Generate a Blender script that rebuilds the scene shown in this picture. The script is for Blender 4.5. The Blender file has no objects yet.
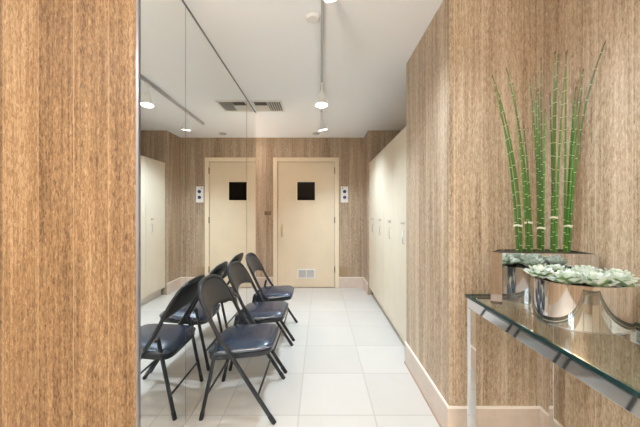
import bpy, bmesh, math, random
from mathutils import Vector, Matrix
PI = math.pi
S = bpy.context.scene
C = S.collection
random.seed(7)

# ------------------------------------------------------------------ materials
def srgb(r, g, b):
    f = lambda c: (c/255/12.92) if c/255 <= .04045 else ((c/255+.055)/1.055)**2.4
    return (f(r), f(g), f(b), 1)

def base_mat(name):
    m = bpy.data.materials.new(name); m.use_nodes = True
    nt = m.node_tree
    return m, nt, nt.nodes['Principled BSDF']

def mat(name, col, rough=.5, metal=0, spec=.5, bump=None, coat=0, emit=None, estr=0, vary=0, vscale=30):
    m, nt, b = base_mat(name)
    b.inputs['Base Color'].default_value = col
    b.inputs['Roughness'].default_value = rough
    b.inputs['Metallic'].default_value = metal
    b.inputs['Specular IOR Level'].default_value = spec
    b.inputs['Coat Weight'].default_value = coat
    if emit:
        b.inputs['Emission Color'].default_value = emit
        b.inputs['Emission Strength'].default_value = estr
    N, L = nt.nodes, nt.links
    if vary or bump:
        g = N.new('ShaderNodeNewGeometry')
        n = N.new('ShaderNodeTexNoise'); n.inputs['Scale'].default_value = vscale; n.inputs['Detail'].default_value = 4
        L.new(g.outputs['Position'], n.inputs['Vector'])
        if vary:
            mx = N.new('ShaderNodeMixRGB'); mx.blend_type = 'MULTIPLY'; mx.inputs[0].default_value = 1
            cr = N.new('ShaderNodeMapRange'); cr.inputs[1].default_value = .3; cr.inputs[2].default_value = .7
            cr.inputs[3].default_value = 1-vary; cr.inputs[4].default_value = 1+vary*.4
            L.new(n.outputs[0], cr.inputs[0])
            mx.inputs[1].default_value = col
            L.new(cr.outputs[0], mx.inputs[2]); L.new(mx.outputs[0], b.inputs['Base Color'])
        if bump:
            bp = N.new('ShaderNodeBump'); bp.inputs['Strength'].default_value = bump; bp.inputs['Distance'].default_value = .004
            L.new(n.outputs[0], bp.inputs['Height']); L.new(bp.outputs[0], b.inputs['Normal'])
    return m

def math_node(N, op, a=None, b=None):
    n = N.new('ShaderNodeMath'); n.operation = op
    if b is not None: n.inputs[1].default_value = b
    if a is not None: n.inputs[0].default_value = a
    return n

def wood_mat(name, dark, mid, light, fleck=.34, strip=.152, off=.0):
    """grass-cloth like wood veneer: fine vertical fibres, short horizontal flecks, faint strip joints"""
    m, nt, b = base_mat(name); N, L = nt.nodes, nt.links
    g = N.new('ShaderNodeNewGeometry')
    def noise(scale, sx, sz, detail=5, rough=.6, dist=0):
        mp = N.new('ShaderNodeMapping'); mp.inputs['Scale'].default_value = (sx, sx, sz)
        L.new(g.outputs['Position'], mp.inputs['Vector'])
        n = N.new('ShaderNodeTexNoise'); n.inputs['Scale'].default_value = scale
        n.inputs['Detail'].default_value = detail; n.inputs['Roughness'].default_value = rough
        n.inputs['Distortion'].default_value = dist
        L.new(mp.outputs[0], n.inputs['Vector']); return n
    n1 = noise(1, 75, 1.3, 6, .7)          # long fibres
    n2 = noise(1, 14, .8, 3, .5)            # broad bands
    n3 = noise(1, 125, 34, 4, .75, .9)        # short flecks
    def rng(n, lo, hi, a, c):
        r = N.new('ShaderNodeMapRange'); r.inputs[1].default_value = lo; r.inputs[2].default_value = hi
        r.inputs[3].default_value = a; r.inputs[4].default_value = c
        L.new(n.outputs[0], r.inputs[0]); return r
    a1 = rng(n1, .3, .7, -.19, .19); a2 = rng(n2, .3, .7, -.11, .11); a3 = rng(n3, .33, .67, -fleck, fleck*.76)
    s1 = math_node(N, 'ADD'); L.new(a1.outputs[0], s1.inputs[0]); L.new(a2.outputs[0], s1.inputs[1])
    s2 = math_node(N, 'ADD'); L.new(s1.outputs[0], s2.inputs[0]); L.new(a3.outputs[0], s2.inputs[1])
    s3 = math_node(N, 'ADD', b=.5); L.new(s2.outputs[0], s3.inputs[0])
    # strip joints: x + y modulo strip width (works on walls facing either way)
    sp = N.new('ShaderNodeSeparateXYZ'); L.new(g.outputs['Position'], sp.inputs[0])
    ad = math_node(N, 'ADD'); L.new(sp.outputs[0], ad.inputs[0]); L.new(sp.outputs[1], ad.inputs[1])
    of = math_node(N, 'ADD', b=10+off); L.new(ad.outputs[0], of.inputs[0])
    dv = math_node(N, 'DIVIDE', b=strip); L.new(of.outputs[0], dv.inputs[0])
    fr = math_node(N, 'FRACT'); L.new(dv.outputs[0], fr.inputs[0])
    fl = math_node(N, 'FLOOR'); L.new(dv.outputs[0], fl.inputs[0])
    wn = N.new('ShaderNodeTexWhiteNoise'); wn.noise_dimensions = '1D'; L.new(fl.outputs[0], wn.inputs['W'])
    wr = N.new('ShaderNodeMapRange'); wr.inputs[3].default_value = -.10; wr.inputs[4].default_value = .10
    L.new(wn.outputs['Value'], wr.inputs[0])
    s4 = math_node(N, 'ADD'); L.new(s3.outputs[0], s4.inputs[0]); L.new(wr.outputs[0], s4.inputs[1])
    ramp = N.new('ShaderNodeValToRGB'); e = ramp.color_ramp.elements
    e[0].position = .12; e[0].color = dark; e[1].position = .9; e[1].color = light
    k = ramp.color_ramp.elements.new(.5); k.color = mid
    L.new(s4.outputs[0], ramp.inputs[0])
    jn = math_node(N, 'COMPARE', b=.012); jn.inputs[2].default_value = .012; L.new(fr.outputs[0], jn.inputs[0])
    mx = N.new('ShaderNodeMixRGB'); mx.blend_type = 'MIX'
    jf = math_node(N, 'MULTIPLY', b=.45); L.new(jn.outputs[0], jf.inputs[0])
    L.new(jf.outputs[0], mx.inputs[0]); L.new(ramp.outputs[0], mx.inputs[1]); mx.inputs[2].default_value = light
    L.new(mx.outputs[0], b.inputs['Base Color'])
    b.inputs['Roughness'].default_value = .45; b.inputs['Specular IOR Level'].default_value = .35
    bp = N.new('ShaderNodeBump'); bp.inputs['Strength'].default_value = .25; bp.inputs['Distance'].default_value = .002
    L.new(n1.outputs[0], bp.inputs['Height']); L.new(bp.outputs[0], b.inputs['Normal'])
    return m

def tile_mat():
    m, nt, b = base_mat('floor_tile'); N, L = nt.nodes, nt.links
    g = N.new('ShaderNodeNewGeometry'); sp = N.new('ShaderNodeSeparateXYZ'); L.new(g.outputs['Position'], sp.inputs[0])
    T = .457
    masks = []; cells = []
    for ax, off in ((0, .131), (1, -1.755)):
        a = math_node(N, 'ADD', b=off + T*40); L.new(sp.outputs[ax], a.inputs[0])
        d = math_node(N, 'DIVIDE', b=T); L.new(a.outputs[0], d.inputs[0])
        f = math_node(N, 'FRACT'); L.new(d.outputs[0], f.inputs[0])
        fl = math_node(N, 'FLOOR'); L.new(d.outputs[0], fl.inputs[0]); cells.append(fl)
        p = math_node(N, 'PINGPONG', b=.5); L.new(f.outputs[0], p.inputs[0])
        c = math_node(N, 'LESS_THAN', b=.0042/T*1.0); L.new(p.outputs[0], c.inputs[0]); masks.append(c)
    mxm = math_node(N, 'MAXIMUM'); L.new(masks[0].outputs[0], mxm.inputs[0]); L.new(masks[1].outputs[0], mxm.inputs[1])
    cb = N.new('ShaderNodeCombineXYZ'); L.new(cells[0].outputs[0], cb.inputs[0]); L.new(cells[1].outputs[0], cb.inputs[1])
    wn = N.new('ShaderNodeTexWhiteNoise'); L.new(cb.outputs[0], wn.inputs['Vector'])
    n = N.new('ShaderNodeTexNoise'); n.inputs['Scale'].default_value = 5; n.inputs['Detail'].default_value = 5
    L.new(g.outputs['Position'], n.inputs['Vector'])
    mr = N.new('ShaderNodeMapRange'); mr.inputs[3].default_value = -.5; mr.inputs[4].default_value = .5; L.new(wn.outputs['Value'], mr.inputs[0])
    ad = math_node(N, 'ADD'); L.new(mr.outputs[0], ad.inputs[0]); L.new(n.outputs[0], ad.inputs[1])
    ramp = N.new('ShaderNodeValToRGB'); e = ramp.color_ramp.elements
    e[0].position = 0; e[0].color = srgb(192, 188, 182); e[1].position = 1; e[1].color = srgb(200, 196, 190)
    L.new(ad.outputs[0], ramp.inputs[0])
    mx = N.new('ShaderNodeMixRGB'); L.new(mxm.outputs[0], mx.inputs[0]); L.new(ramp.outputs[0], mx.inputs[1])
    mx.inputs[2].default_value = srgb(180, 175, 168)
    L.new(mx.outputs[0], b.inputs['Base Color'])
    b.inputs['Roughness'].default_value = .32; b.inputs['Specular IOR Level'].default_value = .35
    return m

def mirror_mat():
    m = bpy.data.materials.new('mirror_glass'); m.use_nodes = True; nt = m.node_tree; nt.nodes.clear()
    o = nt.nodes.new('ShaderNodeOutputMaterial'); g = nt.nodes.new('ShaderNodeBsdfGlossy')
    g.inputs['Roughness'].default_value = 0; g.inputs['Color'].default_value = (.94, .95, .94, 1)
    nt.links.new(g.outputs[0], o.inputs[0]); return m

def pane_mat(name, tint, rough=0):
    """thin sheet glass: clear with a Fresnel reflection"""
    m = bpy.data.materials.new(name); m.use_nodes = True; nt = m.node_tree; nt.nodes.clear(); N, L = nt.nodes, nt.links
    o = N.new('ShaderNodeOutputMaterial'); t = N.new('ShaderNodeBsdfTransparent'); t.inputs[0].default_value = tint
    g = N.new('ShaderNodeBsdfGlossy'); g.inputs['Roughness'].default_value = rough
    f = N.new('ShaderNodeFresnel'); f.inputs[0].default_value = 1.5
    mx = N.new('ShaderNodeMixShader'); gm = N.new('ShaderNodeNewGeometry'); iv = math_node(N, 'SUBTRACT', a=1.0); L.new(gm.outputs['Backfacing'], iv.inputs[1])
    fm = math_node(N, 'MULTIPLY'); L.new(f.outputs[0], fm.inputs[0]); L.new(iv.outputs[0], fm.inputs[1])
    L.new(fm.outputs[0], mx.inputs[0]); L.new(t.outputs[0], mx.inputs[1]); L.new(g.outputs[0], mx.inputs[2])
    L.new(mx.outputs[0], o.inputs[0]); return m

M = {}
M['wood'] = wood_mat('wood_veneer', srgb(112, 89, 68), srgb(177, 156, 132), srgb(211, 197, 179), .28)
M['goldwood'] = wood_mat('golden_wood_veneer', srgb(88, 63, 40), srgb(148, 116, 83), srgb(190, 163, 132), .30)
M['ceil'] = mat('ceiling_plaster', srgb(244, 246, 249), .9, bump=.05, vscale=120)
M['tile'] = tile_mat()
M['base'] = mat('baseboard_stone', srgb(206, 190, 176), .35, vary=.08, vscale=18)
M['basecap'] = mat('baseboard_cap', srgb(238, 228, 218), .3)
M['shoe'] = mat('baseboard_joint', srgb(176, 150, 132), .5)
M['locker'] = mat('locker_laminate', srgb(208, 198, 178), .4, vary=.03, vscale=6)
M['kick'] = mat('toe_kick', srgb(205, 200, 192), .5)
M['door'] = mat('door_paint', srgb(220, 203, 176), .45, vary=.04, vscale=5)
M['frame'] = mat('door_frame_paint', srgb(226, 210, 184), .42)
M['dkglass'] = mat('dark_window', srgb(14, 11, 9), .1, spec=.04)
M['brass'] = mat('brass', srgb(112, 92, 66), .45, .2)
M['track'] = mat('track_grey', srgb(176, 176, 176), .5)
M['palebrass'] = mat('pale_brass', srgb(206, 184, 148), .35, .35)
M['darkslat'] = mat('dark_grey_slat', srgb(128, 127, 126), .6)
M['white'] = mat('white_paint', srgb(232, 230, 226), .45)
M['grey'] = mat('grey_slat', srgb(186, 185, 183), .5)
M['ventgrey'] = mat('vent_mesh', srgb(188, 186, 182), .5)
M['dark'] = mat('dark_void', srgb(135, 133, 131), .8)
M['mirror'] = mirror_mat()
M['chrome'] = mat('chrome', (.76, .765, .78, 1), .04, 1)
M['steel'] = mat('brushed_steel', (.62, .63, .66, 1), .25, 1)
M['medge'] = mat('mirror_edge', (.30, .29, .31, 1), .35, .9)
M['vinyl'] = mat('black_vinyl', srgb(29, 44, 66), .27, spec=.9, coat=.25, bump=.05, vscale=260)
M['backvinyl'] = mat('backrest_vinyl', srgb(39, 36, 35), .42, spec=.5, bump=.12, vscale=320)
M['cframe'] = mat('chair_frame_paint', srgb(33, 36, 41), .36, spec=.5)
M['rubber'] = mat('black_rubber', srgb(28, 28, 30), .7)
M['gl'] = pane_mat('table_glass', (.90, .95, .93, 1))
M['gedge'] = mat('table_glass_edge', srgb(20, 46, 46), .12, spec=.4)
M['blue'] = mat('dial_blue', srgb(30, 44, 92), .35)
M['lens'] = mat('lamp_lens', (1, 1, 1, 1), .5, emit=(.97, .98, 1, 1), estr=9)
M['soil'] = mat('potting_soil', srgb(74, 62, 50), .95, bump=1, vary=.5, vscale=90)
M['tie'] = mat('white_tie', srgb(226, 228, 214), .7)
M['node'] = mat('reed_joint', srgb(196, 206, 158), .6)
M['outletplate'] = mat('tan_plate', srgb(158, 134, 104), .5)

def reed_mat():
    m, nt, b = base_mat('reed_green'); N, L = nt.nodes, nt.links
    g = N.new('ShaderNodeNewGeometry'); sp = N.new('ShaderNodeSeparateXYZ'); L.new(g.outputs['Position'], sp.inputs[0])
    n = N.new('ShaderNodeTexNoise'); n.inputs['Scale'].default_value = 14; L.new(g.outputs['Position'], n.inputs['Vector'])
    h = N.new('ShaderNodeMapRange'); h.inputs[1].default_value = 1.05; h.inputs[2].default_value = 1.95; L.new(sp.outputs[2], h.inputs[0])
    ad = math_node(N, 'ADD'); L.new(h.outputs[0], ad.inputs[0])
    nm = math_node(N, 'MULTIPLY', b=.5); L.new(n.outputs[0], nm.inputs[0]); L.new(nm.outputs[0], ad.inputs[1])
    sb = math_node(N, 'SUBTRACT', b=.25); L.new(ad.outputs[0], sb.inputs[0])
    r = N.new('ShaderNodeValToRGB'); e = r.color_ramp.elements
    e[0].position = 0; e[0].color = srgb(58, 108, 30); e[1].position = 1; e[1].color = srgb(104, 106, 60)
    k = e.new(.55); k.color = srgb(74, 116, 42)
    L.new(sb.outputs[0], r.inputs[0]); L.new(r.outputs[0], b.inputs['Base Color'])
    oi = N.new('ShaderNodeObjectInfo'); vr = N.new('ShaderNodeMapRange'); vr.inputs[3].default_value = .6; vr.inputs[4].default_value = 1.25
    L.new(oi.outputs['Random'], vr.inputs[0])
    mx = N.new('ShaderNodeMixRGB'); mx.blend_type = 'MULTIPLY'; mx.inputs[0].default_value = 1
    L.new(r.outputs[0], mx.inputs[1]); L.new(vr.outputs[0], mx.inputs[2]); L.new(mx.outputs[0], b.inputs['Base Color'])
    b.inputs['Roughness'].default_value = .4
    return m
M['reed'] = reed_mat()
M['reedtip'] = mat('reed_dry_tip', srgb(104, 84, 58), .6)
def leaf_mat():
    m, nt, b = base_mat('succulent_leaf'); N, L = nt.nodes, nt.links
    g = N.new('ShaderNodeNewGeometry'); n = N.new('ShaderNodeTexNoise'); n.inputs['Scale'].default_value = 38
    L.new(g.outputs['Position'], n.inputs['Vector'])
    r = N.new('ShaderNodeValToRGB'); e = r.color_ramp.elements
    e[0].position = .3; e[0].color = srgb(188, 204, 186); e[1].position = .7; e[1].color = srgb(232, 238, 238)
    L.new(n.outputs[0], r.inputs[0]); L.new(r.outputs[0], b.inputs['Base Color'])
    b.inputs['Roughness'].default_value = .55; b.inputs['Subsurface Weight'].default_value = .0
    return m
M['leaf'] = leaf_mat()
M['leafbase'] = mat('succulent_leaf_base', srgb(136, 158, 116), .55)

# ------------------------------------------------------------------ mesh helpers
def link(name, bm, m, parent=None, smooth=False, loc=None):
    bmesh.ops.recalc_face_normals(bm, faces=bm.faces[:])
    me = bpy.data.meshes.new(name); bm.to_mesh(me); bm.free()
    for x in (m if isinstance(m, (list, tuple)) else [m]): me.materials.append(M[x])
    if smooth:
        for p in me.polygons: p.use_smooth = True
        if smooth != 'all':
            me.set_sharp_from_angle(angle=math.radians(38))
    o = bpy.data.objects.new(name, me); C.objects.link(o)
    if parent: o.parent = parent
    if loc: o.location = loc
    return o

def NB(): return bmesh.new()

def box(bm, x0, x1, y0, y1, z0, z1, bev=0, mi=0):
    r = bmesh.ops.create_cube(bm, size=1)
    vs = r['verts']
    for v in vs:
        v.co = Vector(((x0+x1)/2 + v.co.x*(x1-x0), (y0+y1)/2 + v.co.y*(y1-y0), (z0+z1)/2 + v.co.z*(z1-z0)))
    fs = set(f for v in vs for f in v.link_faces)
    for f in fs: f.material_index = mi
    if bev:
        es = set(e for v in vs for e in v.link_edges)
        bmesh.ops.bevel(bm, geom=list(es), offset=bev, segments=2, profile=.5, affect='EDGES')
    return bm

def bx(*a, **k): return box(NB(), *a, **k)

def tube(bm, pts, r, n=10, mi=0, cap=True, radii=None):
    pts = [Vector(p) for p in pts]
    rings = []
    t0 = (pts[1]-pts[0]).normalized()
    up = Vector((0, 0, 1)) if abs(t0.z) < .9 else Vector((0, 1, 0))
    u = t0.cross(up).normalized()
    for i, p in enumerate(pts):
        if i == 0: t = t0
        elif i == len(pts)-1: t = (pts[i]-pts[i-1]).normalized()
        else: t = ((pts[i]-pts[i-1]).normalized() + (pts[i+1]-pts[i]).normalized()).normalized()
        u = (u - t*u.dot(t)).normalized(); w = t.cross(u)
        rr = radii[i] if radii else r
        rings.append([bm.verts.new(p + (u*math.cos(2*PI*k/n) + w*math.sin(2*PI*k/n))*rr) for k in range(n)])
    fs = []
    for a, b in zip(rings, rings[1:]):
        for k in range(n): fs.append(bm.faces.new((a[k], a[(k+1) % n], b[(k+1) % n], b[k])))
    if cap:
        fs.append(bm.faces.new(rings[0][::-1])); fs.append(bm.faces.new(rings[-1]))
    for f in fs: f.material_index = mi
    return bm

def lathe(bm, prof, c=(0, 0, 0), n=24, axis=None, mi=0):
    """profile of (radius, height) turned about the z axis, optionally rotated so +z becomes axis"""
    q = Vector((0, 0, 1)).rotation_difference(Vector(axis)).to_matrix() if axis else Matrix.Identity(3)
    c = Vector(c); rings = []
    for r, h in prof:
        rings.append([bm.verts.new(c + q @ Vector((max(r, 1e-5)*math.cos(2*PI*k/n), max(r, 1e-5)*math.sin(2*PI*k/n), h))) for k in range(n)])
    for a, b in zip(rings, rings[1:]):
        for k in range(n):
            f = bm.faces.new((a[k], a[(k+1) % n], b[(k+1) % n], b[k])); f.material_index = mi
    f = bm.faces.new(rings[0][::-1]); f.material_index = mi
    f = bm.faces.new(rings[-1]); f.material_index = mi
    return bm

def prism(bm, poly, z0, z1, mi=0):
    a = [bm.verts.new((x, y, z0)) for x, y in poly]; b = [bm.verts.new((x, y, z1)) for x, y in poly]
    n = len(poly); fs = [bm.faces.new(a[::-1]), bm.faces.new(b)]
    for k in range(n): fs.append(bm.faces.new((a[k], a[(k+1) % n], b[(k+1) % n], b[k])))
    for f in fs: f.material_index = mi
    return bm

def thing(name, label, cat, loc=(0, 0, 0), rotz=0, group=None):
    o = bpy.data.objects.new(name, None); C.objects.link(o)
    o.empty_display_size = .1
    o.location = loc; o.rotation_euler = (0, 0, rotz); o['label'] = label; o['category'] = cat
    if group: o['group'] = group
    return o
def tag(o, label, cat, group=None):
    o['label'] = label; o['category'] = cat
    if group: o['group'] = group
    return o
def struct(name, bm, m, parent=None):
    o = link(name, bm, m, parent)
    if not parent: o['kind'] = 'structure'
    return o

# ------------------------------------------------------------------ dimensions (metres; camera at x=0, y=0)
H = 2.44           # ceiling
YB = 4.72          # far wall
XM = -.785         # mirror plane
XP = .702          # pier on the right
YP0, YP1 = 1.583, 2.37
XN = 1.20          # right wall of the console niche
YR = -2.4          # wall behind the camera
XL = -2.7          # far left

# ------------------------------------------------------------------ setting
struct('floor', bx(XL-.1, 2.1, YR-.1, YB+.1, -.1, 0), 'tile')
struct('ceiling', bx(XL-.1, 2.1, YR-.1, YB+.1, H, H+.1), 'ceil')
struct('wall_back', bx(XL, 2.0, YB, YB+.1, 0, H), 'wood')
struct('wall_left', bx(XL, XM-.008, 1.25, 3.52, 0, H), 'goldwood')
struct('wall_far_left', bx(XL-.1, XL, YR, YB, 0, H), 'wood')
struct('wall_right', bx(XP, 2.0, YP0, YP1, 0, H), 'wood')
struct('wall_niche', bx(XN, XN+.1, YR, YP0, 0, H), 'wood')
struct('wall_locker_rear', bx(1.27, 1.37, YP1, 4.305, 0, H), 'wood')
struct('wall_far_right', bx(.705, 2.0, 4.305, YB, 0, H), 'wood')
# wall behind the camera with a wide window opening
wb = NB()
WX0, WX1, WZ0, WZ1 = -2.45, -1.15, .6, 2.2
box(wb, XL, WX0, YR-.1, YR, 0, H); box(wb, WX1, XN, YR-.1, YR, 0, H)
box(wb, WX0, WX1, YR-.1, YR, 0, WZ0); box(wb, WX0, WX1, YR-.1, YR, WZ1, H)
struct('wall_rear', wb, 'wood')
wf = NB()
for a, b in ((WX0, WX0+.05), (WX1-.05, WX1), ((WX0+WX1)/2-.025, (WX0+WX1)/2+.025)):
    box(wf, a, b, YR-.09, YR-.01, WZ0, WZ1)
box(wf, WX0, WX1, YR-.09, YR-.01, WZ0, WZ0+.05); box(wf, WX0, WX1, YR-.09, YR-.01, WZ1-.05, WZ1)
w1 = struct('window_1', wf, 'white')
link('window_pane', bx(WX0+.05, WX1-.05, YR-.052, YR-.048, WZ0+.05, WZ1-.05), 'gl', w1)

# baseboards
BH = .172
def baseboard(name, x0, x1, y0, y1):
    b = NB(); box(b, x0, x1, y0, y1, 0, BH-.008); box(b, x0, x1, y0, y1, BH-.008, BH, mi=1)
    return struct(name, b, ['base', 'basecap'])
T = .012
b = NB()
box(b, XP-T, XP, YP0-T, YP1, 0, BH-.009); box(b, XP-T, XP, YP0-T, YP1, BH-.009, BH, mi=1)
box(b, XP-T-.006, XP-T, YP0-T, YP1, 0, .012, mi=2)
box(b, XP, XN, YP0-T, YP0, 0, BH-.009); box(b, XP, XN, YP0-T, YP0, BH-.009, BH, mi=1)
struct('baseboard_right', b, ['base', 'basecap', 'shoe'])
baseboard('baseboard_niche', XN-T, XN, YR, YP0-T)
b = NB()
box(b, .705-T, .705, 4.305-T, YB, 0, BH-.008); box(b, .705-T, .705, 4.305-T, YB, BH-.008, BH, mi=1)
struct('baseboard_far_right', b, ['base', 'basecap'])
baseboard('baseboard_back_right', .3005, .705-T, YB-T, YB)
baseboard('baseboard_back_left', XL, -.7705, YB-T, YB)
baseboard('baseboard_left', XL, XM-.008, 1.25-T, 1.25)

# mirror: three tall sheets with hairline seams, clamped in a slim channel
mg = 'mirror sheets on the left wall'
for (y0, y1, lab) in ((1.262, 1.6865, 'nearest frameless mirror sheet, beside the large foreground wood panel'),
                      (1.690, 3.084, 'widest middle frameless mirror sheet, behind the row of folding chairs'),
                      (3.096, 3.52, 'narrow farthest mirror sheet, reflecting the small door window')):
    o = link('mirror', bx(XM-.006, XM, y0, y1, .008, H-.012), 'mirror'); tag(o, lab, 'mirror', mg)
struct('trim_1', bx(XM-.0075, XM+.004, 1.245, 1.2605, 0, H), 'medge')
b = NB(); box(b, XM-.0075, XM+.0035, 1.262, 3.52, 0, .008); struct('trim_2', b, 'kick')
b = NB(); box(b, XM-.0075, XM+.0035, 1.262, 3.52, H-.011, H); struct('trim_3', b, 'medge')

# ------------------------------------------------------------------ far door
DX0, DX1, DH = -.697, .233, 2.045
fr = NB()
FW = .068
box(fr, DX0-FW, DX0, YB-.03, YB, 0, DH+FW, .004); box(fr, DX1, DX1+FW, YB-.03, YB, 0, DH+FW, .004)
box(fr, DX0, DX1, YB-.03, YB, DH, DH+FW, .004)
d = struct('door_1', fr, 'frame')
leaf = NB(); box(leaf, DX0+.005, DX1-.005, YB-.016, YB-.001, .012, DH-.006, .002)
link('door_leaf', leaf, 'door', d)
def pxX(px, y): return (px-320.4)*y/290
def pxZ(py, y): return 1.23-(py-212)*y/290
yd = YB-.016
X0, X1, Z0, Z1 = pxX(297.3, yd), pxX(315, yd), pxZ(200.3, yd), pxZ(182, yd)
link('vision_panel', bx(X0, X1, yd-.003, yd, Z0, Z1), 'dkglass', d)
b = NB(); t = .02
box(b, X0-t, X0, yd-.008, yd, Z0-t, Z1+t, .002); box(b, X1, X1+t, yd-.008, yd, Z0-t, Z1+t, .002)
box(b, X0, X1, yd-.008, yd, Z0-t, Z0, .002); box(b, X0, X1, yd-.008, yd, Z1, Z1+t, .002)
link('vision_frame', b, 'frame', d)
X0, X1, Z0, Z1 = pxX(298, yd), pxX(314.6, yd), pxZ(277.6, yd), pxZ(269.5, yd)
b = NB()
box(b, X0-.012, X1+.012, yd-.006, yd, Z0-.012, Z1+.012, .002)
vg = link('vent_grille', b, 'white', d)
b = NB(); xm = (X0+X1)/2
for xa, xb in ((X0+.01, xm-.006), (xm+.006, X1-.01)):
    for k in range(7):
        z = Z0+.012+(Z1-Z0-.024)*k/6
        box(b, xa, xb, yd-.009, yd-.005, z-.004, z+.004)
    box(b, xa, xb, yd-.0065, yd-.0055, Z0+.006, Z1-.006, mi=1)
link('louvre', b, ['ventgrey', 'grey'], vg)
b = NB(); hx = pxX(282, yd); box(b, hx-.018, hx+.018, yd-.006, yd, pxZ(237, yd), pxZ(224.5, yd), .002)
hp = link('push_plate', b, 'palebrass', d)
b = NB(); tube(b, [(hx, yd-.005, pxZ(233, yd)), (hx, yd-.035, pxZ(232.5, yd)), (hx, yd-.035, pxZ(228.5, yd)), (hx, yd-.005, pxZ(228, yd))], .006)
link('door_handle', b, 'palebrass', d, True)
for z in (.25, 1.05, 1.85):
    link('hinge', lathe(NB(), [(.008, 0), (.008, .1)], (DX1-.002, YB-.032, z), 10), 'brass', d, True)

# wall fittings on the far wall
yw = YB
t = thing('wall_control', 'white wall control plate with two dark blue dials, right of the far door', 'wall control', (pxX(344.4, yw), yw, pxZ(194.5, yw)))
w, h = 7.4*yw/290/2, 16*yw/290/2
link('plate', bx(-w, w, -.012, 0, -h, h, bev=.003), 'white', t)
for dz in (.047, -.047):
    link('dial', lathe(NB(), [(.027, 0), (.027, .012), (.022, .018)], (.002, -.012, dz), 20, (0, -1, 0)), 'blue', t, True)
link('button', lathe(NB(), [(.011, 0), (.011, .006)], (-.033, -.012, h-.03), 12, (0, -1, 0)), 'dark', t, True)
t = thing('key_switch', 'small brass key switch plate left of the far door', 'switch', (pxX(267.8, yw), yw, pxZ(213.2, yw)))
link('plate', bx(-.052, .052, -.006, 0, -.03, .03, bev=.002), 'brass', t)
link('key_slot', lathe(NB(), [(.014, 0), (.014, .005), (.009, .007)], (.012, -.006, .004), 14, (0, -1, 0)), 'dark', t, True)
t = thing('outlet', 'tan square outlet cover low on the wall right of the far door', 'outlet', (pxX(342.5, yw), yw, pxZ(271.3, yw)))
link('plate', bx(-.09, .09, -.008, 0, -.078, .078, bev=.003), 'outletplate', t)
for dz in (.03, -.03):
    link('socket', bx(-.018, .018, -.0095, -.008, dz-.014, dz+.014, bev=.001), 'outletplate', t)

# ------------------------------------------------------------------ lockers
lw = (4.285-YP1)/4
XF = .722
def make_locker():
    t = thing('locker', '', 'locker', (XF, YP1, 0), 0, 'lockers along the right wall')
    link('carcass', bx(.021, .50, .002, lw-.002, .115, 1.955), 'locker', t)
    link('toe_kick', bx(.06, .50, .001, lw-.001, 0, .114), 'kick', t)
    dr = link('door', bx(0, .0195, .0025, lw-.0025, .118, 1.955, bev=.0015), 'locker', t)
    hy = .13
    link('lock', lathe(NB(), [(.017, 0), (.017, .008), (.012, .014), (.012, .026), (.009, .029)], (0, hy, 1.135), 18, (-1, 0, 0)), 'chrome', dr, True)
    b = NB(); y = hy
    tube(b, [(-.0, y, 1.065), (-.013, y, 1.062), (-.015, y, 1.055), (-.015, y, .965), (-.013, y, .958), (-.0, y, .955)], .004, 8)
    link('handle', b, 'steel', dr, True)
    return t
def copy_tree(o, parent=None):
    c = o.copy(); C.objects.link(c)
    if parent: c.parent = parent
    for ch in list(o.children): copy_tree(ch, c)
    return c
labs = ['nearest tall cream locker, adjoining the wood-clad pier', 'second tall cream locker from the wood-clad pier',
        'third tall cream locker from the wood-clad pier', 'farthest tall cream locker, at the back wall end of the row']
l0 = make_locker(); l0['label'] = labs[0]
for k in range(1, 4):
    c = copy_tree(l0); c.location = (XF, YP1+lw*k, 0); c['label'] = labs[k]

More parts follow.
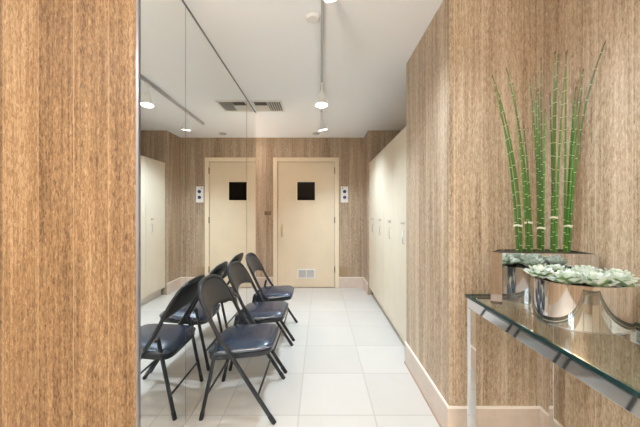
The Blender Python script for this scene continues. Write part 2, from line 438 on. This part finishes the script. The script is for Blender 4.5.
# ------------------------------------------------------------------ folding chairs (local +x is forward)
def prof_x(z):
    pts = [(0, .222), (.51, -.112), (.72, -.215), (.80, -.240)]
    for (a, xa), (b_, xb) in zip(pts, pts[1:]):
        if z <= b_ or b_ == .80: return xa+(xb-xa)*(z-a)/(b_-a)
def arch(s):                       # s in [-1, 1] along the top loop, between the two sides at z=.62
    th = PI*(1-(s+1)/2)
    c, sn = math.cos(th), math.sin(th)
    y = .214*math.copysign(abs(c)**.62, c)
    z = .62+.172*abs(sn)**.75
    return y, z
def make_chair():
    t = thing('folding_chair', '', 'chair', (0, 0, 0), 0, 'black folding chairs along the mirror')
    for s in (-1, 1):
        y0, y1 = s*.226, s*.217
        def P(z): return (prof_x(z), y0+(y1-y0)*z/.6, z)
        lg = link('leg', tube(NB(), [P(.012), P(.2), P(.405)], .0125, 12), 'cframe', t, True)
        f = P(.012); g = P(.045)
        link('rubber_foot', tube(NB(), [(f[0]+.008, f[1], .0), (f[0], f[1], .012), g], .0138, 12), 'rubber', lg, True)
        y2 = s*.196
        lg = link('leg', tube(NB(), [(-.215, y2, .012), (-.165, y2, .25), (-.118, y2, .475)], .0115, 12), 'cframe', t, True)
        link('rubber_foot', tube(NB(), [(-.2175, y2, 0), (-.215, y2, .012), (-.208, y2, .045)], .0128, 12), 'rubber', lg, True)
        b = NB(); tube(b, [(-.118, s*.19, .475), (-.118, s*.224, .475)], .008, 10)
        box(b, -.15, .02, s*.2045-.002, s*.2045+.002, .385, .40)
        link('hinge', b, 'cframe', t, True)
    # upper loop
    pts = []
    pts += [(prof_x(z), -(.226-.009*z/.6), z) for z in (.405, .46, .51, .56, .6)]
    for k in range(0, 33):
        y, z = arch(-1+2*k/32)
        bow = .028*(1-(y/.214)**2)
        pts.append((prof_x(z)-bow, y, z))
    pts += [(prof_x(z), (.226-.009*z/.6), z) for z in (.6, .56, .51, .46, .405)]
    link('back_frame', tube(NB(), pts, .0125, 12), 'cframe', t, True)
    # backrest pad
    nu, nv = 28, 8; th = .011
    b = NB(); lay = []
    for side in (1, -1):
        grid = []
        for i in range(nu+1):
            u = -1+2*i/nu
            yy = .207*u
            # top follows the loop
            a = min(.9999, abs(yy)/.214)
            c = a**(1/.62); sn = math.sqrt(max(0, 1-c*c)); top = .62+.172*sn**.75-.006
            bot = .578+.040*(1-u*u)
            col = []
            for j in range(nv+1):
                v = j/nv; z = bot+(top-bot)*v
                edge = min(1, 4*min(v, 1-v)+.25)*min(1, 8*(1-abs(u))+.3)
                x = prof_x(z)-.030*(1-u*u)+side*th*edge
                col.append(b.verts.new((x, yy, z)))
            grid.append(col)
        lay.append(grid)
        for i in range(nu):
            for j in range(nv):
                b.faces.new((grid[i][j], grid[i+1][j], grid[i+1][j+1], grid[i][j+1]))
    A, B = lay
    ring = [(i, 0) for i in range(nu)]+[(nu, j) for j in range(nv)]+[(i, nv) for i in range(nu, 0, -1)]+[(0, j) for j in range(nv, 0, -1)]
    for (i, j), (k, l) in zip(ring, ring[1:]+ring[:1]):
        b.faces.new((A[i][j], A[k][l], B[k][l], B[i][j]))
    link('backrest', b, 'backvinyl', t, 'all')
    # seat: outline, rounded trapezoid
    def outline(scale, n=48):
        o = []
        for k in range(n):
            th_ = 2*PI*k/n; c, s = math.cos(th_), math.sin(th_)
            e = .34
            X = .003+.192*scale*math.copysign(abs(c)**e, c); w = (.198-.012*(X/.19))
            Y = w*scale*math.copysign(abs(s)**e, s)
            o.append((X, Y))
        return o
    def tilt(x): return .012*(x/.19)
    def seat_mesh(levels):
        b = NB(); rings = []
        for sc, z in levels: rings.append([b.verts.new((x, y, z+tilt(x))) for x, y in outline(sc)])
        for p, q in zip(rings, rings[1:]):
            n = len(p)
            for k in range(n): b.faces.new((p[k], p[(k+1) % n], q[(k+1) % n], q[k]))
        b.faces.new(rings[0][::-1]); b.faces.new(rings[-1])
        return b
    st = link('seat', seat_mesh([(.97, .392), (1.0, .397), (1.0, .402), (.985, .409), (.95, .416), (.88, .423), (.76, .430), (.6, .435), (.35, .438), (.1, .439)]), 'vinyl', t, 'all')
    link('seat_pan', seat_mesh([(.93, .358), (.99, .362), (1.0, .372), (1.0, .389), (.96, .3915)]), 'cframe', st, True)
    pl = [(x, y, .400+tilt(x)) for x, y in outline(1.008)]; pl.append(pl[0])
    link('piping', tube(NB(), pl, .0045, 8, cap=False), 'vinyl', st, True)
    # cross bars
    zc = .15
    link('stretcher', tube(NB(), [(prof_x(zc), -.222, zc), (prof_x(zc), .222, zc)], .007, 10), 'cframe', t, True)
    zc = .14
    link('stretcher', tube(NB(), [(-.188, -.195, zc), (-.188, .195, zc)], .007, 10), 'cframe', t, True)
    return t
ch = make_chair()
spots = [(-.490, 1.915, 0, 'nearest black folding chair, frontmost of the row along the mirror'),
         (-.483, 2.448, -.01, 'middle black folding chair, between the nearest and farthest chairs of the row'),
         (-.478, 2.995, .015, 'farthest black folding chair, closest to the pale far door')]
for k, (x, y, a, lab) in enumerate(spots):
    o = ch if k == 0 else copy_tree(ch)
    o.location = (x, y, 0); o.rotation_euler = (0, 0, a); o['label'] = lab

# ------------------------------------------------------------------ console table
GT = .818
tx0, tx1, ty0, ty1 = .728, 1.182, .26, 1.46
t = thing('console_table', 'chrome console table with a green-edged glass top against the right wall', 'table', (0, 0, 0))
b = NB(); box(b, tx0, tx1, ty0, ty1, GT-.015, GT, .0012)
bmesh.ops.recalc_face_normals(b, faces=b.faces[:])
for f in b.faces: f.material_index = 0 if abs(f.normal.z) > .9 else 1
link('glass_top', b, ['gl', 'gedge'], t)
RZ1, RZ0 = GT-.0153, .752
L = .03
for x0, lab in ((.737, 0), (1.145, 1)):
    for y0 in (1.425, .275):
        link('leg', bx(x0, x0+L, y0, y0+L, 0, RZ0, bev=.0015), 'chrome', t)
for x0 in (.737, 1.145):
    link('rail', bx(x0, x0+L, .275, 1.455, RZ0+.0003, RZ1, bev=.0015), 'chrome', t)
for y0 in (.275, 1.425):
    link('rail', bx(.737+L+.0005, 1.1445, y0, y0+L, RZ0+.0003, RZ1, bev=.0015), 'chrome', t)

# ------------------------------------------------------------------ planters
def wall_ring(bm, outer, inner, z0, z1, zs):
    n = len(outer)
    def ring(poly, z): return [bm.verts.new((x, y, z)) for x, y in poly]
    a0, a1, i1, i0 = ring(outer, z0), ring(outer, z1), ring(inner, z1), ring(inner, zs)
    for p, q in ((a0, a1), (a1, i1), (i1, i0)):
        for k in range(n): bm.faces.new((p[k], p[(k+1) % n], q[(k+1) % n], q[k]))
    bm.faces.new(a0[::-1]); bm.faces.new(i0)
    return bm
def offset_poly(poly, d):
    n = len(poly); out = []
    for k in range(n):
        p = Vector(poly[k]); a = Vector(poly[k-1]); c = Vector(poly[(k+1) % n])
        t = ((p-a).normalized()+(c-p).normalized()).normalized(); nrm = Vector((-t.y, t.x))
        out.append(tuple(p+nrm*d))
    return out
# long planter at the back: flat left end, front bowed out and sweeping round to the wall
front = []
for k in range(25):
    s = k/24; X = .797+(1.178-.797)*s
    front.append((X, 1.272-.046*s**1.8-.008*math.sin(PI*s)))
back = [(1.182, 1.25), (1.182, 1.405), (.86, 1.405)]
left = [(.770, 1.312)]
poly1 = front+back+left
P1H = 1.05
t1 = thing('planter', 'long chrome planter holding the tall reeds, at the pier end of the console table', 'planter')
link('shell', wall_ring(NB(), poly1, offset_poly(poly1, .006), GT+.0005, P1H, GT+.19), 'chrome', t1, True)
so = NB(); inn = offset_poly(poly1, .0065)
prism(so, inn, GT+.191, P1H-.006)
for k in range(160):
    x, y = random.uniform(.83, 1.15), random.uniform(1.28, 1.39)
    r = random.uniform(.004, .009)
    bmesh.ops.create_icosphere(so, subdivisions=1, radius=r, matrix=Matrix.Translation((x, y, P1H-.009)))
link('soil', so, 'soil', t1)
# oval planter in front
cx, cy, ax, ay = .985, 1.105, .160, .132
poly2 = [(cx+ax*math.cos(2*PI*k/72), cy+ay*math.sin(2*PI*k/72)) for k in range(72)]
P2H = .976
t2 = thing('planter', 'oval chrome planter full of pale succulents, at the front of the console table', 'planter')
link('shell', wall_ring(NB(), poly2, offset_poly(poly2, .005), GT+.0005, P2H, GT+.1), 'chrome', t2, True)
link('base_ring', wall_ring(NB(), offset_poly(poly2, -.0016), offset_poly(poly2, .004), GT+.0002, GT+.0042, GT+.003), 'steel', t2, True)
so = NB(); prism(so, offset_poly(poly2, .0055), GT+.101, P2H-.010)
for k in range(120):
    a, q = random.uniform(0, 2*PI), math.sqrt(random.random())*.9
    bmesh.ops.create_icosphere(so, subdivisions=1, radius=random.uniform(.003, .007),
                               matrix=Matrix.Translation((cx+ax*q*math.cos(a), cy+ay*q*math.sin(a), P2H-.010)))
link('soil', so, 'soil', t2)

# succulents
def rosette(R, seed):
    rnd = random.Random(seed); b = NB()
    n = 0
    for lay, (cnt, rad, el, ln) in enumerate(((8, .26, 10, .86), (8, .20, 32, .74), (7, .13, 50, .60), (5, .07, 64, .48), (3, .02, 78, .36))):
        for k in range(cnt):
            az = 2*PI*(k+.5*(lay % 2)+rnd.uniform(-.12, .12))/cnt
            e = math.radians(el+rnd.uniform(-7, 7)); l = ln*R*rnd.uniform(.9, 1.1); w = l*.30
            d = Vector((math.cos(az)*math.cos(e), math.sin(az)*math.cos(e), math.sin(e)))
            s = Vector((-math.sin(az), math.cos(az), 0)); up = s.cross(d)*-1
            if up.z < 0: up = -up
            o = Vector((math.cos(az)*rad*R*.6, math.sin(az)*rad*R*.6, .016+lay*.004))
            rows = []
            for (tt, ww, th) in ((0, .35, .5), (.3, .75, .7), (.6, 1, .7), (.82, .8, .5), (.94, .42, .3), (1, .06, .08)):
                c = o+d*l*tt+up*(tt*tt*l*.22)
                hw, ht = w*ww, w*.42*th
                rows.append([b.verts.new(c-s*hw+up*hw*.25), b.verts.new(c-up*ht), b.verts.new(c+s*hw+up*hw*.25), b.verts.new(c+up*ht*.35)])
            for ri, (p, q) in enumerate(zip(rows, rows[1:])):
                for j in range(4): b.faces.new((p[j], p[(j+1) % 4], q[(j+1) % 4], q[j])).material_index = 1 if ri < 2 else 0
            b.faces.new(rows[0][::-1]); b.faces.new(rows[-1])
    lathe(b, [(.008, -.002), (.010, .008), (.012, .02)], (0, 0, 0), 10)
    return b
def at(px, py, y): return (pxX(px, y), y, pxZ(py, y))
sg = 'succulents in the oval planter'
suc = [(.862, 1.140, .058, 'leftmost pale succulent rosette in the oval planter'),
       (.885, 1.040, .060, 'second pale succulent rosette from the left, at the oval planter front rim'),
       (.955, .999, .062, 'succulent rosette at the middle of the oval planter front rim'),
       (1.036, 1.010, .058, 'succulent rosette at the front rim, right of the oval planter middle'),
       (1.094, 1.068, .060, 'rightmost pale succulent rosette in the oval planter'),
       (1.060, 1.150, .058, 'succulent rosette at the right rear of the oval planter, nearest the wall'),
       (.965, 1.180, .056, 'succulent rosette at the rear of the oval planter, in front of the reeds'),
       (.980, 1.090, .060, 'succulent rosette in the centre of the oval planter')]
for k, (x, y, R, lab) in enumerate(suc):
    o = link('succulent', rosette(R, 20+k), ['leaf', 'leafbase'], None, True, (x, y, P2H-.014))
    o.rotation_euler = (random.uniform(-.12, .12), random.uniform(-.12, .12), random.uniform(0, 6)); tag(o, lab, 'succulent', sg)

# reeds: five bundles, each tied low down
def bez(p0, p1, p2, n=22):
    return [p0*(1-t)**2+p1*2*t*(1-t)+p2*t*t for t in [k/n for k in range(n+1)]]
YS = 1.350
bundles = [
    # base px, tips (px, py at depth), label
    (519.5, [(493, 78, 1.34, 0), (496, 92, 1.36, .3), (500, 104, 1.34, .5), (501, 116, 1.33, .1)], 'leftmost tied bundle of green reeds in the long planter', 226),
    (529.5, [(507, 71, 1.34, .2), (513, 86, 1.36, .5), (516, 108, 1.33, .3), (524, 128, 1.36, .4)], 'second tied bundle of green reeds from the left', 223),
    (541, [(530, 82, 1.36, .4), (535, 76, 1.34, .5), (538, 92, 1.33, .5), (541, 60, 1.37, .5), (545, 112, 1.35, .5)], 'middle tied bundle of green reeds, below the wall corner', 228.5),
    (553.5, [(555, 54, 1.35, .5), (558, 57, 1.33, .5), (550, 96, 1.36, .5), (567, 53, 1.34, .0), (556, 84, 1.37, .4)], 'fourth bundle of green reeds from the left, straight and tall', 218),
    (567, [(566, 55, 1.34, .6), (583, 72, 1.31, .3), (607, 45, 1.215, .9), (575, 100, 1.33, .4), (579, 90, 1.35, .2)], 'rightmost reed bundle, with one stalk arching toward the wall', 226.5)]
for bi, (bpx, tips, lab, tie_py) in enumerate(bundles):
    bX = pxX(bpx, YS)
    t = thing('reed_bundle', lab, 'reed plant', (bX, YS, P1H-.012), 0, 'tied reed bundles in the long planter')
    org = Vector((bX, YS, P1H-.012))
    for k, (tx, ty, yy, straight) in enumerate(tips):
        a = 2*PI*k/len(tips)+.6*bi
        p0 = Vector((bX+.0095*math.cos(a), YS+.0095*math.sin(a), P1H-.018))
        p2 = Vector((min(pxX(tx, yy), XN-.012), yy, pxZ(ty, yy)))
        mid = p0.lerp(p2, .5); p1 = Vector((p0.x+(mid.x-p0.x)*(.15+.55*straight), mid.y, mid.z+.06*(1-straight)))
        if straight == .9: p1 = Vector((p0.x+.012, p0.y-.01, p0.z+.62))
        # keep the bundle together up to the tie
        pts = [p-org for p in bez(p0, p1, p2)]
        rad = [.0052-.0030*(i/22)**1.3 for i in range(23)]
        b = NB(); tube(b, pts, .004, 8, radii=rad)
        # pale joint rings
        step = .058+.006*random.random(); acc = step*(.3+.7*random.random()); total = 0
        for i, (u, v) in enumerate(zip(pts, pts[1:])):
            seg = (v-u).length
            while acc < total+seg:
                f = (acc-total)/seg; c = u.lerp(v, f); dirv = (v-u).normalized()
                rr = rad[i]+(rad[i+1]-rad[i])*f
                tube(b, [c-dirv*.0013, c+dirv*.0013], rr+.0008, 8, mi=1)
                acc += step
            total += seg
        # dry tip
        dirv = (pts[-1]-pts[-2]).normalized()
        tube(b, [pts[-1], pts[-1]+dirv*.010, pts[-1]+dirv*.018], .002, 8, mi=2, radii=[.0030, .0026, .0006])
        link('stalk', b, ['reed', 'node', 'reedtip'], t, True)
    tz = pxZ(tie_py, YS)-org.z
    b = NB()
    # tie follows the bundle lean: mean position of the stalks at that height
    allp = []
    for ch_ in t.children:
        vs = [v.co for v in ch_.data.vertices if abs(v.co.z-tz) < .03]
        allp += vs
    c = sum(allp, Vector())/max(1, len(allp))
    rx = max(abs(v.x-c.x) for v in allp)*.88; ry = max(abs(v.y-c.y) for v in allp)*.95
    loop = [(c.x+rx*math.cos(2*PI*k/20), c.y+ry*math.sin(2*PI*k/20), tz+.002*math.sin(4*PI*k/20)) for k in range(21)]
    tube(b, loop, .0028, 6, cap=False); tube(b, [(x, y, z+.0045) for x, y, z in loop], .0026, 6, cap=False)
    tube(b, [(c.x-rx*.2, c.y-ry-.001, tz+.002), (c.x+rx*.2, c.y-ry-.004, tz+.004), (c.x+rx*.5, c.y-ry-.002, tz+.006)], .002, 6)
    link('tie', b, 'tie', t, True)

# ------------------------------------------------------------------ ceiling fittings
# track with three heads
t = thing('lighting_track', 'long white ceiling track running down the middle of the corridor', 'lighting track', (.012, 0, H))
link('rail', bx(-.009, .009, .9, 3.92, -.034, -.0005, bev=.002), 'track', t)
link('slot', bx(-.004, .004, .92, 3.90, -.0352, -.0342), 'grey', t)
link('end_cap', bx(-.011, .011, 3.921, 3.945, -.036, -.0005, bev=.002), 'white', t)
heads = [(1.30, (.45, .03, -1), 'nearest white track spotlight, at the top edge of the view', 30, .045),
         (2.66, (0, -.10, -1), 'middle white track spotlight, brightly lit above the corridor', 51, 0),
         (3.44, (.16, .14, -1), 'farthest white track spotlight, tilted toward the far door', 66, .02)]
for (y, dr, lab, en, dx) in heads:
    D = Vector(dr).normalized()
    t = thing('track_spotlight', lab, 'spotlight', (.012+dx*0, y, H-.036), 0, 'spotlights on the ceiling track')
    link('adapter', bx(-.012, .012, -.04, .04, -.014, -.001, bev=.003), 'white', t)
    st = Vector((0, 0, -.075))
    link('stem', tube(NB(), [(0, 0, -.013), (0, 0, -.045), st], .007, 10), 'white', t, True)
    link('knuckle', lathe(NB(), [(.004, -.013), (.012, -.008), (.013, 0), (.012, .008), (.004, .013)], st, 14), 'white', t, True)
    c0 = st+D*.004
    shade = lathe(NB(), [(.014, 0), (.020, .004), (.026, .03), (.040, .07), (.056, .115), (.058, .122), (.054, .122), (.051, .112), (.02, .03)], c0, 28, D)
    link('shade', shade, 'white', t, True)
    link('lamp', lathe(NB(), [(.046, .104), (.050, .110), (.047, .117), (.03, .122), (.01, .124)], c0, 24, D), 'lens', t, True)
    ld = bpy.data.lights.new('spot_lamp', 'SPOT'); ld.energy = en; ld.color = (.70, .86, 1); ld.spot_size = math.radians(125); ld.spot_blend = .9
    ld.shadow_soft_size = .016
    lo = bpy.data.objects.new('spot_lamp', ld); C.objects.link(lo); lo.parent = t
    lo.location = c0+D*.135; lo.rotation_euler = D.to_track_quat('-Z', 'Y').to_euler()

# ceiling vent
vx0, vx1, vy0, vy1 = -.735, -.445, 3.17, 3.46
t = thing('ceiling_vent', 'white ceiling air vent with dark slats beside the mirror top', 'vent', ((vx0+vx1)/2, (vy0+vy1)/2, H))
a, bq = (vx1-vx0)/2, (vy1-vy0)/2
b = NB(); w = .022
box(b, -a-w, -a, -bq-w, bq+w, -.008, -.0005, .002); box(b, a, a+w, -bq-w, bq+w, -.008, -.0005, .002)
box(b, -a, a, -bq-w, -bq, -.008, -.0005, .002); box(b, -a, a, bq, bq+w, -.008, -.0005, .002)
box(b, -.004, .004, -bq, bq, -.008, -.0005)
link('frame', b, 'white', t)
link('backing', bx(-a, a, -bq, bq, -.0015, -.0005), 'dark', t)
for k in range(5):
    x = .012+(a-.024)*k/4.6
    b = NB()
    v = [b.verts.new(p) for p in ((x, -bq, -.008), (x+.013, -bq, -.003), (x+.013, bq, -.003), (x, bq, -.008))]
    b.faces.new(v); bmesh.ops.solidify(b, geom=b.faces[:], thickness=.0015)
    link('slat', b, 'white', t)
link('cover_plate', bx(-a+.001, -.005, -bq+.115, bq-.001, -.0075, -.002, bev=.001), 'white', t)
for k in range(3):
    y = -bq+.012+.034*k
    b = NB()
    v = [b.verts.new(p) for p in ((-a+.001, y, -.007), (-.005, y, -.007), (-.005, y+.022, -.0025), (-a+.001, y+.022, -.0025))]
    b.faces.new(v); bmesh.ops.solidify(b, geom=b.faces[:], thickness=.0015)
    link('slat', b, 'darkslat', t)

def ceil_disc(x, y, r, lab, cat, m1, m2):
    t = thing('sprinkler', lab, cat, (x, y, H), 0)
    link('rim', lathe(NB(), [(r*1.0, 0), (r*1.0, -.010), (r*.93, -.012), (r*.9, -.006), (r*.85, -.0055)], (0, 0, -.0005), 28), m1, t, True)
    link('cover', lathe(NB(), [(r*.82, -.004), (r*.84, -.012), (r*.80, -.015), (r*.2, -.017)], (0, 0, -.0005), 28), m2, t, True)
ceil_disc(-.045, 1.80, .043, 'round ceiling sprinkler cover beside the near end of the track', 'sprinkler', 'white', 'white')
ceil_disc(-.068, 4.46, .055, 'small round ceiling sprinkler cover above the far door', 'sprinkler', 'ventgrey', 'ventgrey')

# recessed downlights of the near room (behind the camera)
for k, (x, y, lab, e) in enumerate(((-1.6, .1, 'recessed downlight in the near room, left front', 3), (.55, -.35, 'recessed downlight in the near room, right front', 1.5),
                                 (-1.2, -1.5, 'recessed downlight in the near room, left rear', 5), (.45, -1.6, 'recessed downlight in the near room, right rear', 5),
                                 (-1.75, 4.1, 'recessed downlight in the side recess beyond the mirror', 10))):
    t = thing('downlight', lab, 'downlight', (x, y, H), 0, 'recessed ceiling downlights')
    link('trim_ring', lathe(NB(), [(.085, -.0005), (.085, -.006), (.068, -.009), (.064, -.004)], (0, 0, 0), 28), 'white', t, True)
    link('lens', lathe(NB(), [(.064, -.001), (.062, -.004)], (0, 0, 0), 24), 'lens', t)
    ld = bpy.data.lights.new('downlight_lamp', 'AREA'); ld.shape = 'DISK'; ld.size = .12; ld.energy = e; ld.color = (1, .90, .80)
    lo = bpy.data.objects.new('downlight_lamp', ld); C.objects.link(lo); lo.parent = t; lo.location = (0, 0, -.012)

# added unseen floor lamps: fill light thrown up to brighten the ceiling
for (x, y, lab, e) in ((-.55, -1.3, 'added slim fill lamp with an upturned bowl shade, unseen in the near room', 88), (-1.9, 4.15, 'added slim fill lamp with an upturned bowl shade, unseen in the side recess', 6)):
    t = thing('fill_floor_lamp', lab, 'floor lamp', (x, y, 0), 0, 'added uplighting fill lamps')
    link('base', lathe(NB(), [(.14, 0), (.14, .012), (.05, .022), (.012, .03)], (0, 0, 0), 28), 'steel', t, True)
    link('pole', lathe(NB(), [(.010, .03), (.010, 1.38)], (0, 0, 0), 12), 'steel', t, True)
    link('lamp_shade', lathe(NB(), [(.02, 1.38), (.09, 1.40), (.15, 1.45), (.16, 1.47), (.152, 1.472), (.085, 1.42), (.02, 1.405)], (0, 0, 0), 32), 'white', t, True)
    link('bulb', lathe(NB(), [(.01, 1.406), (.03, 1.42), (.035, 1.435), (.028, 1.452), (.005, 1.458)], (0, 0, 0), 16), 'lens', t, True)
    ld = bpy.data.lights.new('uplight', 'SPOT'); ld.energy = e*4; ld.color = (.38, .67, 1.0) if e > 100 else (1, .92, .80); ld.spot_size = math.radians(165); ld.spot_blend = .5; ld.shadow_soft_size = .08
    lo = bpy.data.objects.new('uplight', ld); C.objects.link(lo); lo.parent = t; lo.location = (0, 0, 1.55); lo.rotation_euler = (PI, 0, 0)

# daylight through the rear window
w = bpy.data.worlds.new('sky'); S.world = w; w.use_nodes = True
bg = w.node_tree.nodes['Background']; bg.inputs[0].default_value = (.93, .97, 1, 1); bg.inputs[1].default_value = 5
ld = bpy.data.lights.new('window_portal', 'AREA'); ld.shape = 'RECTANGLE'; ld.size = WX1-WX0; ld.size_y = WZ1-WZ0
ld.cycles.is_portal = True
lo = bpy.data.objects.new('window_portal', ld); C.objects.link(lo)
lo.location = ((WX0+WX1)/2, YR-.11, (WZ0+WZ1)/2); lo.rotation_euler = (PI/2, 0, 0)

# ------------------------------------------------------------------ camera
cam = bpy.data.cameras.new('camera'); co = bpy.data.objects.new('camera', cam); C.objects.link(co)
co.location = (0, 0, 1.23); co.rotation_euler = (PI/2, 0, 0)
cam.sensor_width = 36; cam.lens = 290/640*36; cam.clip_start = .02
cam.shift_x = -.4/640; cam.shift_y = -1.5/640
S.camera = co
vs = S.view_settings
vs.view_transform = 'Standard'; vs.look = 'None'; vs.gamma = 1; vs.use_curve_mapping = False
vs.exposure = .86
cy_ = S.cycles
cy_.max_bounces = 14; cy_.diffuse_bounces = 7; cy_.glossy_bounces = 10; cy_.transparent_max_bounces = 24
cy_.caustics_reflective = True; cy_.caustics_refractive = False
cy_.sample_clamp_indirect = 6
